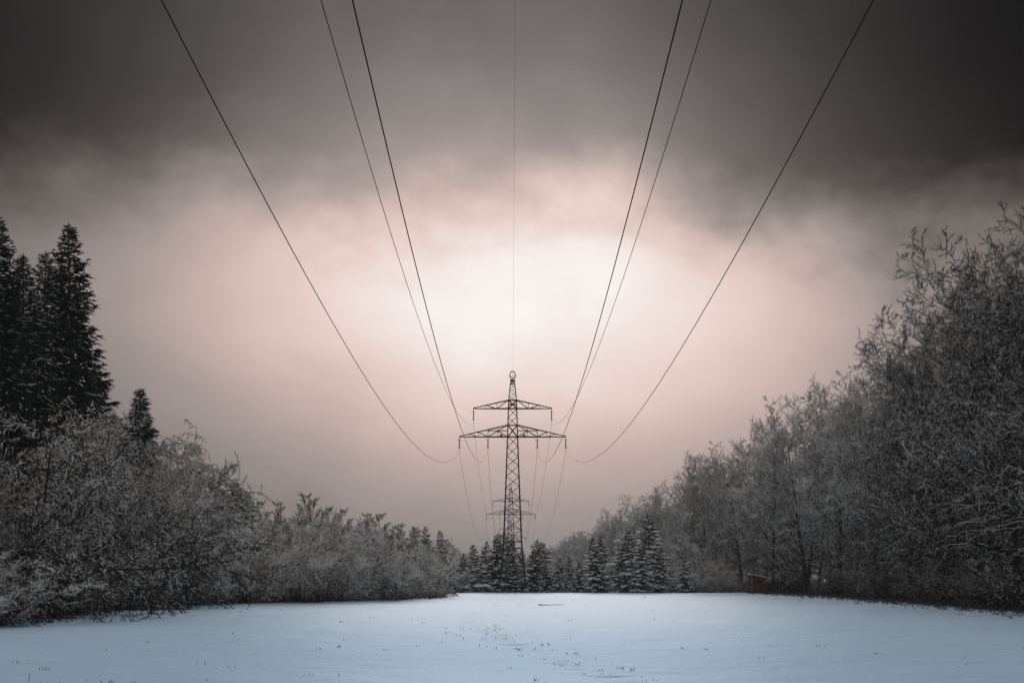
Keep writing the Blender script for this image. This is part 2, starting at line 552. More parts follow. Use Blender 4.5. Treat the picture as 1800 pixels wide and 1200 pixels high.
def make_spruce(H, seed, radius, per_m=8.5, blet=5.0, subs=3, snow=0.35, clump=0.0, low=0.05, ragged=0.3, power=0.8, bl_len=0.42, double=None, hang=0.38, spine=1.0):
    """trunk, dark needle crown and a separate snow cover"""
    global rng
    rng = np.random.default_rng(seed)
    root = empty('spruce_tree')
    trunk_ch, crown_ch, snow_ch = [], [], []
    tops = [(0.0, 0.0, H)] + ([double] if double else [])
    for (ox, oy, hh) in tops:
        tr = grow(np.array([[ox, oy, -0.3]]), np.array([[0.0, 0, 1.0]]), np.array([hh + 0.3]), 9, 0.012)
        trr = taper(np.array([hh * 0.011 + 0.02]), 9, 0.1)
        trunk_ch.append(tubes(tr, trr, 7))
        n = int(hh * per_m)
        u = low + (0.985 - low) * (np.arange(n) + rng.random(n)) / n
        u = low + (0.985 - low) * ((u - low) / (0.985 - low)) ** 0.92
        rr = radius * hh / H
        L = rr * np.power(1 - u, power) * rng.uniform(1 - ragged, 1 + ragged * 0.6, n) + 0.10 + 0.12 * (1 - u)
        az = np.arange(n) * 2.39996 + rng.normal(0, 0.35, n)
        L *= 1 + ragged * (0.5 * np.sin(2 * az + 23 * u + seed) + 0.35 * np.sin(3 * az - 41 * u))
        elv = np.radians(np.interp(u, [0, 0.25, 0.6, 0.9, 1.0], [-24, -14, 2, 32, 60]) + rng.normal(0, 6, n))
        d = np.stack([np.cos(az) * np.cos(elv), np.sin(az) * np.cos(elv), np.sin(elv)], -1)
        q = np.clip(u * 8, 0, 7.999); ii = q.astype(int); ff = (q - ii)[:, None]
        st = tr[0][ii] * (1 - ff) + tr[0][ii + 1] * ff
        K = 7
        P = np.zeros((n, K, 3)); P[:, 0] = st
        dd = d.copy()
        for i in range(1, K):
            bend = -0.07 if i < 4 else 0.10          # sags, then lifts at the tip
            dd = unit(dd + rng.normal(0, 0.03, (n, 3)) + np.array([0, 0, bend]))
            P[:, i] = P[:, i - 1] + dd * (L / (K - 1))[:, None]
        R = taper(0.012 + L * 0.009, K, 0.3, 0.006)
        crown_ch.append(tubes(P, R, 3, 0, 1))
        # branchlets
        nb = np.maximum(3, (L * blet * 2).astype(int))
        I = np.repeat(np.arange(n), nb)
        t = np.concatenate([(np.arange(k) + rng.random(k)) / k for k in nb]) * 0.92 + 0.08
        q = np.clip(t * (K - 1), 0, K - 1.001); i = q.astype(int); f = (q - i)[:, None]
        A = P[I, i] * (1 - f) + P[I, i + 1] * f
        tan = unit(P[I, i + 1] - P[I, i])
        sd_ = np.stack([tan[:, 1], -tan[:, 0], np.zeros(len(t))], -1)
        sgn = rng.choice([-1.0, 1.0], len(t))[:, None]
        bd = unit(tan * 0.72 + unit(sd_ + 1e-6) * sgn * rng.uniform(0.3, 0.95, (len(t), 1)) + np.array([0, 0, -1.0]) * rng.uniform(0.02, 1.0, (len(t), 1)) * hang)
        bl = bl_len * (0.45 + 0.75 * (1 - t)) * rng.uniform(0.7, 1.3, len(t)) * np.clip(L[I] / (0.6 * radius) + 0.35, 0.4, 1.15)
        B = A + bd * bl[:, None]
        w = 0.035 + 0.075 * bl
        crown_ch.append(spindles(A, B, w, 0.7))
        for k in range(subs):
            tt = rng.uniform(0.2, 0.9, len(t))[:, None]
            a2 = A + (B - A) * tt
            s2 = unit(np.stack([bd[:, 1], -bd[:, 0], np.zeros(len(t))], -1) + 1e-6) * rng.choice([-1.0, 1.0], len(t))[:, None]
            d2 = unit(bd * 0.8 + s2 * rng.uniform(0.4, 0.9, (len(t), 1)) + np.array([0, 0, -0.28]))
            l2 = bl * 0.5 * rng.uniform(0.6, 1.2, len(t))
            crown_ch.append(spindles(a2, a2 + d2 * l2[:, None], 0.022 + 0.06 * l2, 0.7))
        tip = P[:, -1]
        crown_ch.append(spindles(P[:, -2], tip + (tip - P[:, -2]) * 0.9, 0.03 + 0.02 * L, 0.8))
        # snow lying on the branchlets
        keep = rng.random(len(t)) < snow
        lift = np.array([0, 0, 1.0]) * (w * 0.55)[:, None]
        snow_ch.append(spindles((A + (B - A) * 0.12 + lift)[keep], (A + (B - A) * 0.96 + lift * 0.8)[keep], (w * 0.85 + 0.004)[keep], 0.5))
        # snow along the branch spines
        kb = rng.random(n) < min(1.0, snow * 1.4 * spine)
        Pk = P[kb][:, 2:] + np.array([0, 0, 0.02]); Rk = np.maximum((0.02 + 0.02 * L[kb])[:, None] * np.array([0.6, 1, 1, 0.9, 0.35])[None], 0.012)
        snow_ch.append(tubes(Pk, Rk, 4, 0.0))
        if clump > 0:
            m = rng.random(len(t)) < clump
            m &= (t > 0.4)
            nC = m.sum()
            sz = rng.uniform(0.07, 0.23, nC)
            sz = sz * np.clip(0.3 + L[I][m] / (0.65 * radius), 0.35, 1.1)
            size = np.stack([sz * rng.uniform(1.0, 1.6, nC), sz, sz * rng.uniform(0.45, 0.7, nC)], -1)
            snow_ch.append(lumps((A + (B - A) * rng.uniform(0.2, 0.9, (len(t), 1)) + np.array([0, 0, 0.085]))[m], size))
    build('trunk', trunk_ch, [M_BARK], root)
    build('crown', crown_ch, [M_NEEDLE, M_BARK], root)
    build('snow_cover', snow_ch, [M_SNOW], root, smooth=clump > 0)['kind'] = 'stuff'
    root['h0'] = crown_top(root)
    return root


# ------------------------------------------------------------------ terrain
def vnoise(x, y, scale, seed, sy=1.0):
    g = np.random.default_rng(seed).random((256, 256))
    u = x / scale + 1000.3; v = y / (scale * sy) + 1000.7
    i = np.floor(u).astype(int); j = np.floor(v).astype(int)
    f = u - i; h = v - j
    f = f * f * (3 - 2 * f); h = h * h * (3 - 2 * h)
    a = g[i % 256, j % 256]; b = g[(i + 1) % 256, j % 256]; c = g[i % 256, (j + 1) % 256]; d = g[(i + 1) % 256, (j + 1) % 256]
    return (a * (1 - f) + b * f) * (1 - h) + (c * (1 - f) + d * f) * h - 0.5


LEFT_EDGE = ([-80, 20, 50, 94, 105, 118, 128, 140, 205, 400, 1500], [-17, -17, -17.6, -21, -18.5, -13, -8.4, -7.9, -7.9, -14, -14])
RIGHT_EDGE = ([-80, 20, 70, 132, 192, 205, 260, 1500], [22, 22.5, 24, 29.5, 32, 31, 30, 30])


def trail(y):
    return np.interp(y, [14, 24, 34, 46, 60], [3.4, 1.7, 0.5, -0.8, -2.0])


def ground_z(x, y):
    z = 0.16 * vnoise(x, y, 26, 1) + 0.10 * vnoise(x, y, 9, 2)
    z += 0.036 * vnoise(x, y, 2.3, 3) + 0.021 * vnoise(x, y, 0.85, 4, 1.0) + 0.014 * vnoise(x, y, 0.37, 5)
    tr = np.exp(-((x - trail(y) - 0.5 * vnoise(y, x * 0, 3.0, 9)) / 0.55) ** 2) * (y < 70)
    z += tr * (-0.02 + 0.08 * np.minimum(vnoise(x, y, 0.42, 6), 0.1))
    fade = np.clip((np.hypot(x, y) - 300) / 300, 0, 1)
    return z * (1 - fade)


xs = np.concatenate([[-1500, -900, -500, -300, -180, -120, -90, -70], np.arange(-55, -30, 1.5), np.arange(-30, 36, 0.21), np.arange(36, 60, 1.5), [70, 90, 120, 180, 300, 500, 900, 1500]])
ys = [16.0]
while ys[-1] < 212:
    ys.append(ys[-1] + 0.09 + 0.0048 * (ys[-1] - 16))
ys = np.concatenate([[-60, -30, -10, 0, 6, 10, 13, 15], ys, [216, 222, 230, 240, 260, 290, 330, 400, 500, 700, 1000, 1600, 2300]])
X, Y = np.meshgrid(xs, ys)
Z = ground_z(X, Y)
GV = np.stack([X, Y, Z], -1).reshape(-1, 3)
nx, ny = len(xs), len(ys)
q = (np.arange(ny - 1)[:, None] * nx + np.arange(nx - 1)[None]).ravel()
GF = np.stack([q, q + 1, q + nx + 1, q + nx], -1)


def snow_ground_material():
    m, N, b = principled('field_snow', SNOWC, 0.9, 0.0)
    geo = N.new('ShaderNodeNewGeometry')
    pos = geo.outputs['Position']
    at = N.new('ShaderNodeAttribute', attribute_name='litter')
    n = N.noise(pos, 1.6, 5, 0.65)
    fine = N.noise(pos, 9.0, 4, 0.6)
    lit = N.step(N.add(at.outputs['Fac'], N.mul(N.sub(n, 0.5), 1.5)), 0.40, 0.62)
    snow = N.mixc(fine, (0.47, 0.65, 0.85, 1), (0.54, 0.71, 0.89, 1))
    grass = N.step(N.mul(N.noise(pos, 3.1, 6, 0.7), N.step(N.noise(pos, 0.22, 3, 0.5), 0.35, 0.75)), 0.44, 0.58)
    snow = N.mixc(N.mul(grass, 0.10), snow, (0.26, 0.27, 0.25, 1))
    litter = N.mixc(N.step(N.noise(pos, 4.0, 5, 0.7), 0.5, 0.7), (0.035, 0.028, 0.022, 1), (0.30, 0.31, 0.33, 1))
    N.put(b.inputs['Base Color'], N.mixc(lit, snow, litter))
    bn = N.new('ShaderNodeBump')
    bn.inputs['Strength'].default_value = 0.8
    bn.inputs['Distance'].default_value = 0.03
    N.put(bn.inputs['Height'], N.add(N.noise(pos, 4.0, 5, 0.6), N.mul(N.noise(pos, 14.0, 3, 0.6), 0.3)))
    N.put(b.inputs['Normal'], bn.outputs[0])
    gl = N.new('ShaderNodeBsdfGlossy')          # faint sparkle of the icy crust
    gl.inputs['Color'].default_value = (0.70, 0.86, 1.0, 1)
    gl.inputs['Roughness'].default_value = 0.5
    N.put(gl.inputs['Normal'], bn.outputs[0])
    mx = N.new('ShaderNodeMixShader')
    lw = N.new('ShaderNodeLayerWeight')         # reflection grows towards the horizon
    lw.inputs['Blend'].default_value = 0.5
    upn = N.new('ShaderNodeCombineXYZ')
    upn.inputs[2].default_value = 1.0
    N.put(lw.inputs['Normal'], upn.outputs[0])
    graze = N.step(lw.outputs['Facing'], 0.945, 1.0)
    N.put(gl.inputs['Color'], N.mixc(graze, (0.66, 0.84, 1.0, 1), (0.95, 0.95, 1.0, 1)))
    N.put(mx.inputs[0], N.mul(N.sub(1.0, lit), N.add(0.06, N.mul(graze, 0.06))))
    m.node_tree.links.new(b.outputs[0], mx.inputs[1])
    m.node_tree.links.new(gl.outputs[0], mx.inputs[2])
    m.node_tree.links.new(mx.outputs[0], m.node_tree.nodes['Material Output'].inputs['Surface'])
    return m


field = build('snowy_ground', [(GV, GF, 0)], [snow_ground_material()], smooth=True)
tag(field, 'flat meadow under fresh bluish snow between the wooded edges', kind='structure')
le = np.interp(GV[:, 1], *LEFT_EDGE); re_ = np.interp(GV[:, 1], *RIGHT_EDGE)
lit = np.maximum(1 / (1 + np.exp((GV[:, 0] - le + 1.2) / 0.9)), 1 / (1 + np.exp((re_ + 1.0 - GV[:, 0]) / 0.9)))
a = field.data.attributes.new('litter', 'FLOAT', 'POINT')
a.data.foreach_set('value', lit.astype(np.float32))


def gz(x, y):
    return float(ground_z(np.array([x], float), np.array([y], float))[0])


# ------------------------------------------------------------------ power line towers
Y1 = 205.0
TOWERS = [(0.12, -25.0), (0.08, Y1), (-0.34, 445.0), (-0.75, 685.0)]
HWZ = [0, 6.9, 16.1, 21.2, 26.2, 28.9]
HWW = [1.85, 1.21, 0.86, 0.68, 0.53, 0.25]


def hw(z):
    return float(np.interp(z, HWZ, HWW))


def corner(k, z):
    w = hw(z)
    sx, sy = [(-1, -1), (1, -1), (1, 1), (-1, 1)][k % 4]
    return np.array([sx * w, sy * w, z])


ARM_LOW, ARM_UP, DROP = 21.2, 25.05, 2.07


def make_tower():
    root = empty('lattice_pylon')
    part = lambda nm, ch, mats=(M_STEEL,), par=root: build(nm, ch, list(mats), par)
    for k in range(4):
        pts = [corner(k, z) for z in (0.25, 6.9, 16.1, 21.2, 26.2, 28.9)]
        ws = (0.19, 0.18, 0.165, 0.15, 0.11)
        part('leg', [beam(pts[i], pts[i + 1] + (pts[i + 1] - pts[i]) * 0.004, ws[i]) for i in range(5)])
        c = corner(k, 0)
        ft = part('footing', [box(c[0] - 0.42, c[0] + 0.42, c[1] - 0.42, c[1] + 0.42, -0.5, 0.32)], (M_CONC,))
        part('snow_cap', [lumps(np.array([[c[0], c[1], 0.33]]), np.array([[0.36, 0.36, 0.1]]))], (M_SNOW,), ft)
    zs = [6.9]
    while zs[-1] < 20.4:
        zs.append(zs[-1] + 1.56 - 0.018 * (zs[-1] - 6.9))
    zs = [6.9 + (z - 6.9) * (21.2 - 6.9) / (zs[-1] - 6.9) for z in zs]
    up = [22.8, 23.92, 25.05]
    top = list(np.linspace(26.2, 28.9, 6))
    for k in range(4):
        for seq, w in ((zs, 0.085), (up, 0.08), (top, 0.055)):
            for i in range(len(seq) - 1):
                a_, b_ = (k, k + 1) if i % 2 == 0 else (k + 1, k)
                part('brace', [beam(corner(a_, seq[i]), corner(b_, seq[i + 1]), w)])
        for z0, z1 in ((21.2, 22.8), (25.05, 26.2)):
            part('brace', [beam(corner(k, z0), corner(k + 1, z1), 0.085)])
            part('brace', [beam(corner(k + 1, z0), corner(k, z1), 0.085)])
        for z, w in ((3.0, 0.08), (6.0, 0.08), (6.9, 0.1), (21.2, 0.1), (22.8, 0.09), (25.05, 0.1), (25.62, 0.09), (26.2, 0.1), (28.9, 0.08)):
            part('horizontal_brace', [beam(corner(k, z), corner(k + 1, z), w)])
        mid = (corner(k, 6.9) + corner(k + 1, 6.9)) / 2
        part('brace', [beam(mid, corner(k, 3.0), 0.08)])
        part('brace', [beam(mid, corner(k + 1, 3.0), 0.08)])
    # head cage that carries the earth wire
    hx = [(-0.25, 28.9), (-0.42, 29.62), (-0.2, 30.1), (0.2, 30.1), (0.42, 29.62), (0.25, 28.9)]
    ch = []
    for sy in (-0.2, 0.2):
        for i in range(5):
            ch.append(beam((hx[i][0], sy, hx[i][1]), (hx[i + 1][0], sy, hx[i + 1][1]), 0.085))
        ch += [beam((-0.25, sy, 28.9), (0.42, sy, 29.62), 0.06), beam((0.25, sy, 28.9), (-0.42, sy, 29.62), 0.06)]
    for (x_, z_) in hx[1:5]:
        ch.append(beam((x_, -0.2, z_), (x_, 0.2, z_), 0.06))
    cage = part('head_cage', ch)
    part('earth_wire_clamp', [box(-0.04, 0.04, -0.08, 0.08, 29.5, 29.68)], (M_STEEL,), cage)
    part('neck_collar', [beam(corner(k, z), corner(k + 1, z), 0.1) for k in range(4) for z in (28.45, 28.75)])

    def arm(sx, z, half, ztop, verts, diags, extra):
        c = []
        mid_w = hw(z)
        tip = np.array([sx * half, 0, z])
        tips = []
        chord = []
        for sy in (-1, 1):
            b0 = np.array([sx * hw(z), sy * hw(z), z]); t0 = np.array([sx * hw(ztop), sy * hw(ztop), ztop])
            e0 = tip + np.array([0, sy * 0.07, 0]); e1 = e0 + np.array([0, 0, 0.09])
            chord.append((b0, e0, t0, e1))

        def low(x, c_):
            f = (x - abs(c_[0][0])) / (half - abs(c_[0][0]))
            return c_[0] + (c_[1] - c_[0]) * f

        def high(x, c_):
            f = (x - abs(c_[2][0])) / (half - abs(c_[2][0]))
            return c_[2] + (c_[3] - c_[2]) * f
        first = build('crossarm', [beam(c_[0], c_[1], 0.1) for c_ in chord] + [beam(chord[0][1] + np.array([0, -.03, 0]), chord[1][1] + np.array([0, .03, 0]), 0.12)], [M_STEEL], root)
        for c_ in chord:
            build('top_chord', [beam(c_[2], c_[3], 0.085)], [M_STEEL], first)
            for x_ in verts:
                build('strut', [beam(low(x_, c_), high(x_, c_), 0.06 if x_ != 3.36 else 0.085)], [M_STEEL], first)
            for (xa, ka, xb, kb) in diags:
                pa = low(xa, c_) if ka == 0 else high(xa, c_)
                pb = low(xb, c_) if kb == 0 else high(xb, c_)
                build('strut', [beam(pa, pb, 0.06)], [M_STEEL], first)
            for (xa, za, xb, zb) in extra:
                la, lb = low(xa, c_), low(xb, c_)
                build('strut', [beam((la[0], la[1], za), (lb[0], lb[1], zb), 0.065)], [M_STEEL], first)
        for x_ in verts:
            build('cross_tie', [beam(low(x_, chord[0]), low(x_, chord[1]), 0.05)], [M_STEEL], first)
        return first
    for sx in (-1, 1):
        arm(sx, ARM_LOW, 7.25, 22.8, [5.95, 4.66, 3.36, 2.02], [(4.66, 1, 3.36, 0), (5.85, 1, 4.75, 0), (3.36, 0, 0.7, 1)],
            [(3.36, 22.02, 0.68, 22.02), (2.02, 22.0, 0.7, 21.22)])
        arm(sx, ARM_UP, 5.33, 26.2, [3.70, 2.15], [(0.6, 1, 2.15, 0), (3.6, 1, 2.25, 0)], [])
        pl = build('circuit_plate', [box(sx * 1.56 - 0.2, sx * 1.56 + 0.2, -0.78, -0.74, 21.22, 21.46)], [M_PLATE], root)
        for z, x_ in ((ARM_LOW, 7.25), (ARM_LOW, 3.36), (ARM_UP, 5.33)):
            xx = sx * x_
            prof = []
            zz = np.linspace(z - 0.32, z - 1.55, 27)
            rr_ = np.where(np.arange(27) % 2 == 0, 0.085, 0.05)
            P = np.stack([np.full(27, xx), np.zeros(27), zz], -1)[None]
            ins = build('insulator', [tubes(P, rr_[None], 8)], [M_INSUL], root)
            build('hanger', [beam((xx, 0, z - 0.03), (xx, 0, z - 0.33), 0.05)], [M_STEEL], ins)
            for hz in (z - 0.36, z - 1.50):
                build('arcing_horn', [beam((xx - 0.24, 0, hz), (xx + 0.24, 0, hz), 0.035), beam((xx - 0.24, 0, hz), (xx - 0.24, 0, hz + (0.12 if hz < z - 1 else -0.12)), 0.035),
                                      beam((xx + 0.24, 0, hz), (xx + 0.24, 0, hz + (0.12 if hz < z - 1 else -0.12)), 0.035)], [M_STEEL], ins)
            build('wire_clamp', [beam((xx, 0, z - 1.54), (xx, 0, z - DROP - 0.02), 0.04), box(xx - 0.03, xx + 0.03, -0.16, 0.16, z - DROP - 0.04, z - DROP + 0.05)], [M_STEEL], ins)
    # climbing pegs on two opposite legs
    ch = []
    for k, s_ in ((0, -1), (1, 1)):
        for z in np.arange(3.6, 28.3, 0.8):
            c = corner(k, z)
            ch.append(beam(c, c + np.array([s_ * 0.26, 0, 0]), 0.035))
    o = part('climbing_peg', ch)
    o['kind'] = 'stuff'
    return root


t1 = make_tower()
t1.location = (TOWERS[1][0], TOWERS[1][1], gz(*TOWERS[1]))
GT = 'pylons of one power line'
tag(t1, 'tall steel lattice pylon nearest the viewer, two crossarms, among small spruces', 'pylon', GT)
for i, lb in ((2, 'second pylon, smaller and hazier, seen through the lattice of the nearest'),
              (3, 'farthest pylon, its crossarms just above the central spruce tops')):
    t = copy_tree(t1)
    t.location = (TOWERS[i][0], TOWERS[i][1], 0)
    tag(t, lb, 'pylon', GT)


def wire(name, label, x_, h, sag, r, group):
    pts = []
    for i in range(3):
        (xa, ya), (xb, yb) = TOWERS[i], TOWERS[i + 1]
        n = 60 if i == 0 else 34
        za = h; sg = sag if i == 0 else sag * 1.04
        for k in range(n + (1 if i == 2 else 0)):
            u = k / n
            pts.append((xa + (xb - xa) * u + x_, ya + (yb - ya) * u, za - 4 * sg * u * (1 - u)))
    P = np.array(pts)[None]
    o = build(name, [tubes(P, np.full((1, P.shape[1]), r), 6)], [M_WIRE if r > 0.01 else M_EARTH], None, True)
    tag(o, label, 'power line', group)


GW = 'conductors of the power line'
for sx, sn in ((-1, 'left'), (1, 'right')):
    wire('power_line', f'outermost {sn} wire, sweeping widest, hung from the lower crossarm end', sx * 7.25, ARM_LOW - DROP, 7.8, 0.0175, GW)
    wire('power_line', f'inner {sn} wire of the lower crossarm, steepest near the top of the sky', sx * 3.36, ARM_LOW - DROP, 7.8, 0.0175, GW)
    wire('power_line', f'{sn} wire from the upper crossarm, thinner looking, between inner and outer wires', sx * 5.33, ARM_UP - DROP, 6.75, 0.0145, GW)
wire('earth_wire', 'faint thin wire straight up the middle from the pylon peak', 0.02, 29.55, 5.0, 0.006, None)


# ------------------------------------------------------------------ trees
def at(px, Yd):
    return (px - 900) / F * Yd


def height(py, Yd):
    return (HORIZON - py) / F * Yd + EYE


used = set()


def plant(proto, x_, y_, h, label, cat, group=None, rz=None, name=None, sxy=1.0, tilt=0.0):
    o = proto if proto.name not in used else copy_tree(proto)
    used.add(o.name)
    s = h / proto['h0']
    o.location = (x_, y_, gz(x_, y_) - 0.03)
    o.scale = (s * sxy, s * sxy, s)
    o.rotation_euler = (0, rad(tilt), random.uniform(0, 6.283) if rz is None else rz)
    tag(o, label, cat, group)
    return o


OAK = [make_oak(23, 11, spread=0.44, frost=0.2), make_oak(23, 12, lean=0.05, spread=0.46, frost=0.5, low=0.12), make_oak(24, 13, low=0.11, spread=0.42, lean=-0.04, frost=0.54)]  # first oak, used near, gets little frost to imitate darkening at the edges
SHRUB = [make_shrub(7.0, 21, droop=0.05), make_shrub(7.5, 22, droop=0.09, wide=70, brown=True), make_shrub(6.5, 23, droop=0.03, wide=55, stems=20)]
DROOPY = make_shrub(10.0, 24, droop=0.085, wide=50, stems=18, n1=14, n2=9, n3=10, frost=0.22, open_=0.34)  # frost kept low so these near bushes look shaded towards the frame edge
THICKET = make_shrub(6.0, 25, droop=0.04, wide=60, stems=15, n1=11, n2=8, n3=9, frost=0.2)  # frost kept low to paint the dark under the crowns
BIRCH = make_birch(11, 31)
UPR = make_upright(10, 41)
TALL = [make_spruce(27, 51, 4.2, per_m=21.0, blet=3.6, subs=2, snow=0.16, ragged=0.42, power=0.72, bl_len=0.9, hang=0.6, spine=0.3),
        make_spruce(25, 52, 3.9, per_m=18.0, blet=3.5, subs=2, snow=0.4, ragged=0.45, power=0.7, bl_len=0.85, hang=0.6, spine=0.15)]
YOUNG = [make_spruce(7.5, 61, 1.75, per_m=18, blet=6, subs=2, snow=0.28, clump=0.24, spine=0.8, ragged=0.4, bl_len=0.40),
         make_spruce(8.0, 62, 2.2, per_m=17, blet=5.5, subs=2, snow=0.25, clump=0.24, spine=0.8, ragged=0.5, bl_len=0.45),
         make_spruce(7.0, 63, 1.55, per_m=19, blet=6, subs=2, snow=0.22, clump=0.18, spine=0.8, ragged=0.4, bl_len=0.38)]

# --- right wood, front row (pixel of the trunk, pixel of the top, distance)
GR = 'front row of the right hand wood'
words = ['nearest', 'second', 'third', 'fourth', 'fifth', 'sixth', 'seventh', 'eighth', 'ninth', 'tenth', 'eleventh', 'twelfth', 'thirteenth', 'fourteenth', 'fifteenth', 'sixteenth']
right = [(1880, 385, 70), (1790, 385, 80), (1712, 425, 98), (1652, 522, 113), (1600, 592, 127), (1540, 635, 143), (1476, 662, 159), (1418, 690, 178), (1358, 732, 200),
         (1302, 768, 225), (1238, 792, 255), (1203, 802, 288), (1155, 852, 330), (1112, 870, 390), (1078, 892, 455), (1045, 918, 560)]
notes = ['its crown cut off by the frame edge', 'tallest crown against the dark sky', 'with long bare limbs reaching left against the sky', 'its pointed top below the tallest crown', 'rounded top against the sky',
         'snow dusted crown halfway down the slope of treetops', 'twiggy crown with forked top', 'pale crown a little right of the wooden hut', 'pale frosted crown straight above the wooden hut',
         'pale crown just left of the wooden hut', 'pale crown right of the last small spruce', 'pale crown right above the last small spruce', 'misty crown above the tallest small spruce', 'misty crown above the broad black spruce',
         'hazy low crown near the gap', 'hazy crown at the end of the row']
for i, (px, py, yd) in enumerate(right):
    plant(OAK[0] if i < 4 else OAK[1 + i % 2], at(px, yd), yd, height(py, yd), f'{words[i]} bare tree of the right edge, {notes[i]}', 'tree', GR, sxy=(1.0, 1.0, 0.92, 0.92)[i] if i < 4 else 0.9)
GD = 'trees deep in the right hand wood'
lab_deep = 'snow dusted bare tree standing deep in the right wood behind its front row'
for row, dx in ((1, 7.5), (2, 15), (3, 24), (4, 34)):
    for i in range(len(right)):
        px, py, yd = right[i]
        y2 = yd + 7 * (row % 2) + random.uniform(-3, 3) + 4 * row
        x2 = at(px, yd) + dx + random.uniform(-1.5, 1.5)
        h = height(py, yd) * random.uniform(0.88, 1.02)
        plant(OAK[0] if i < 5 else OAK[1 + (i + row) % 2], x2, y2, h, lab_deep, 'tree', GD)
for yd, x_ in ((52, 26), (44, 30), (58, 34), (50, 40)):
    plant(OAK[0], x_, yd, 21, lab_deep, 'tree', GD)
GF_ = 'hazy trees at the far end of the right wood'
for yd, x_, h in ((620, 31, 22), (700, 30, 25), (790, 29, 25), (900, 27, 26), (1020, 26, 26), (1150, 26, 27), (660, 41, 25), (760, 42, 27), (860, 42, 27), (1000, 40, 28), (560, 44, 25), (500, 42, 25)):
    plant(OAK[yd // 10 % 3], x_, yd, h, 'hazy bare tree at the far end of the right wood, behind the spruces', 'tree', GF_)
# undergrowth in front of the right trunks
ordn = ['first'] + words[1:]
GU = 'undergrowth below the right hand trees'
for i, (yd, off) in enumerate([(72, 2.5), (80, 4), (88, 3), (97, 3.5), (106, 3), (115, 4.5), (124, 3), (134, 4), (146, 5), (158, 3), (166, 8), (206, 4), (214, 1), (222, -2), (230, 2), (226, -6),
                               (76, 9), (90, 10), (104, 10), (120, 11), (138, 11), (156, 12), (176, 14), (200, 13), (218, 10), (62, 5), (66, 10), (215, 8)]):
    x_ = float(np.interp(yd, *RIGHT_EDGE)) + off
    plant(THICKET, x_, yd, random.uniform(3.0, 5.5),
          f'dark bush at the foot of the right wood, {ordn[i]} from the frame edge' if i < 16 else 'dark snow flecked bush deep under the trees of the right wood', 'bush', GU)

# --- left: tall spruces
GS = 'tall dark spruces on the left'
plant(TALL[0], at(130, 112), 112, height(396, 112), 'tallest dark spruce with its whole pointed top standing clear', 'tree', GS, rz=0.4)
plant(TALL[1], at(76, 110), 110, height(446, 110), 'snowier spruce tucked against the left flank of the tallest one', 'tree', GS, rz=2.0)
plant(TALL[1], at(42, 106), 106, height(450, 106), 'slim topped spruce second from the left frame edge', 'tree', GS, rz=4.0)
plant(TALL[0], at(-4, 100), 100, height(388, 100), 'dark spruce cut in half by the left frame edge', 'tree', GS, rz=3.0)
plant(TALL[0], at(240, 128), 128, height(684, 128), 'lone smaller spruce top right of the tall ones, above the bushes', 'tree', GS, rz=5.2, sxy=1.35)
plant(TALL[1], at(-80, 104), 104, 24, 'dark spruce beyond the left frame edge behind the others', 'tree', GS, rz=1.0)
plant(TALL[1], at(165, 124), 124, height(640, 124), 'low dark spruce half hidden behind the tallest one', 'tree', GS, rz=1.3)

# --- left: near mass of drooping bushes
GB = 'frosted drooping growth at the near left'
near = [(-60, 640, 54, 'cut off by the left frame edge'), (48, 655, 63, 'tallest of them, filling the left edge below the spruces'), (140, 700, 74, 'in front of the tallest spruce'),
        (205, 775, 83, 'right of the tallest spruce'), (262, 815, 90, 'below the lone smaller spruce'), (10, 800, 56, 'lower one in front at the left edge'), (100, 830, 66, 'middle height in front of the taller pair'),
        (225, 860, 80, 'lower one beside the leaning birch')]
for i, (px, py, yd, nt) in enumerate(near):
    plant([OAK[0], DROOPY, BIRCH, DROOPY, SHRUB[0], DROOPY, THICKET, DROOPY][i], at(px, yd) - 1.5, yd, height(py, yd), f"big frosted drooping {'tree' if i in (0, 2) else 'bush'}, {nt}", 'tree' if i in (0, 2) else 'bush', GB)
plant(BIRCH, at(346, 95), 95, height(738, 95), 'thin leaning birch with hanging tips against the pink sky', 'tree', rz=0.25)
plant(BIRCH, at(290, 99), 99, height(800, 99), 'shorter birch just behind the leaning one', 'tree', rz=2.2)
GLT = 'frosted trees between the dark spruces and the birch'
plant(OAK[1], at(190, 100), 100, height(738, 100), 'frosted tree filling the gap between the two darkest spruce outlines', 'tree', GLT, sxy=0.9)
plant(OAK[2], at(278, 106), 106, height(778, 106), 'frosted tree just right of the lone smaller spruce', 'tree', GLT, sxy=0.9)
plant(OAK[1], at(305, 110), 110, height(812, 110), 'frosted tree behind the foot of the leaning birch', 'tree', GLT, rz=2.5)
GL = 'low snowy bushes along the left foot'
for px, yd, h, nt in ((15, 50, 3.0, 'with a drooping branch at the lower left corner'), (110, 62, 2.2, 'in the dark gap near the left corner'), (215, 78, 3.6, 'pale and rounded, left of the flattened bush'),
                      (300, 90, 1.8, 'flattened, its frosty branches lying on the snow'), (345, 93, 3.2, 'dark, right of the flattened bush'), (160, 69, 1.6, 'tiny, half lying on the snow')):
    plant([THICKET, SHRUB[2]][(px // 5) % 2], at(px, yd) - 0.8, yd + 0.5, h, f'low snowy bush, {nt}', 'bush', GL, sxy=1.3)

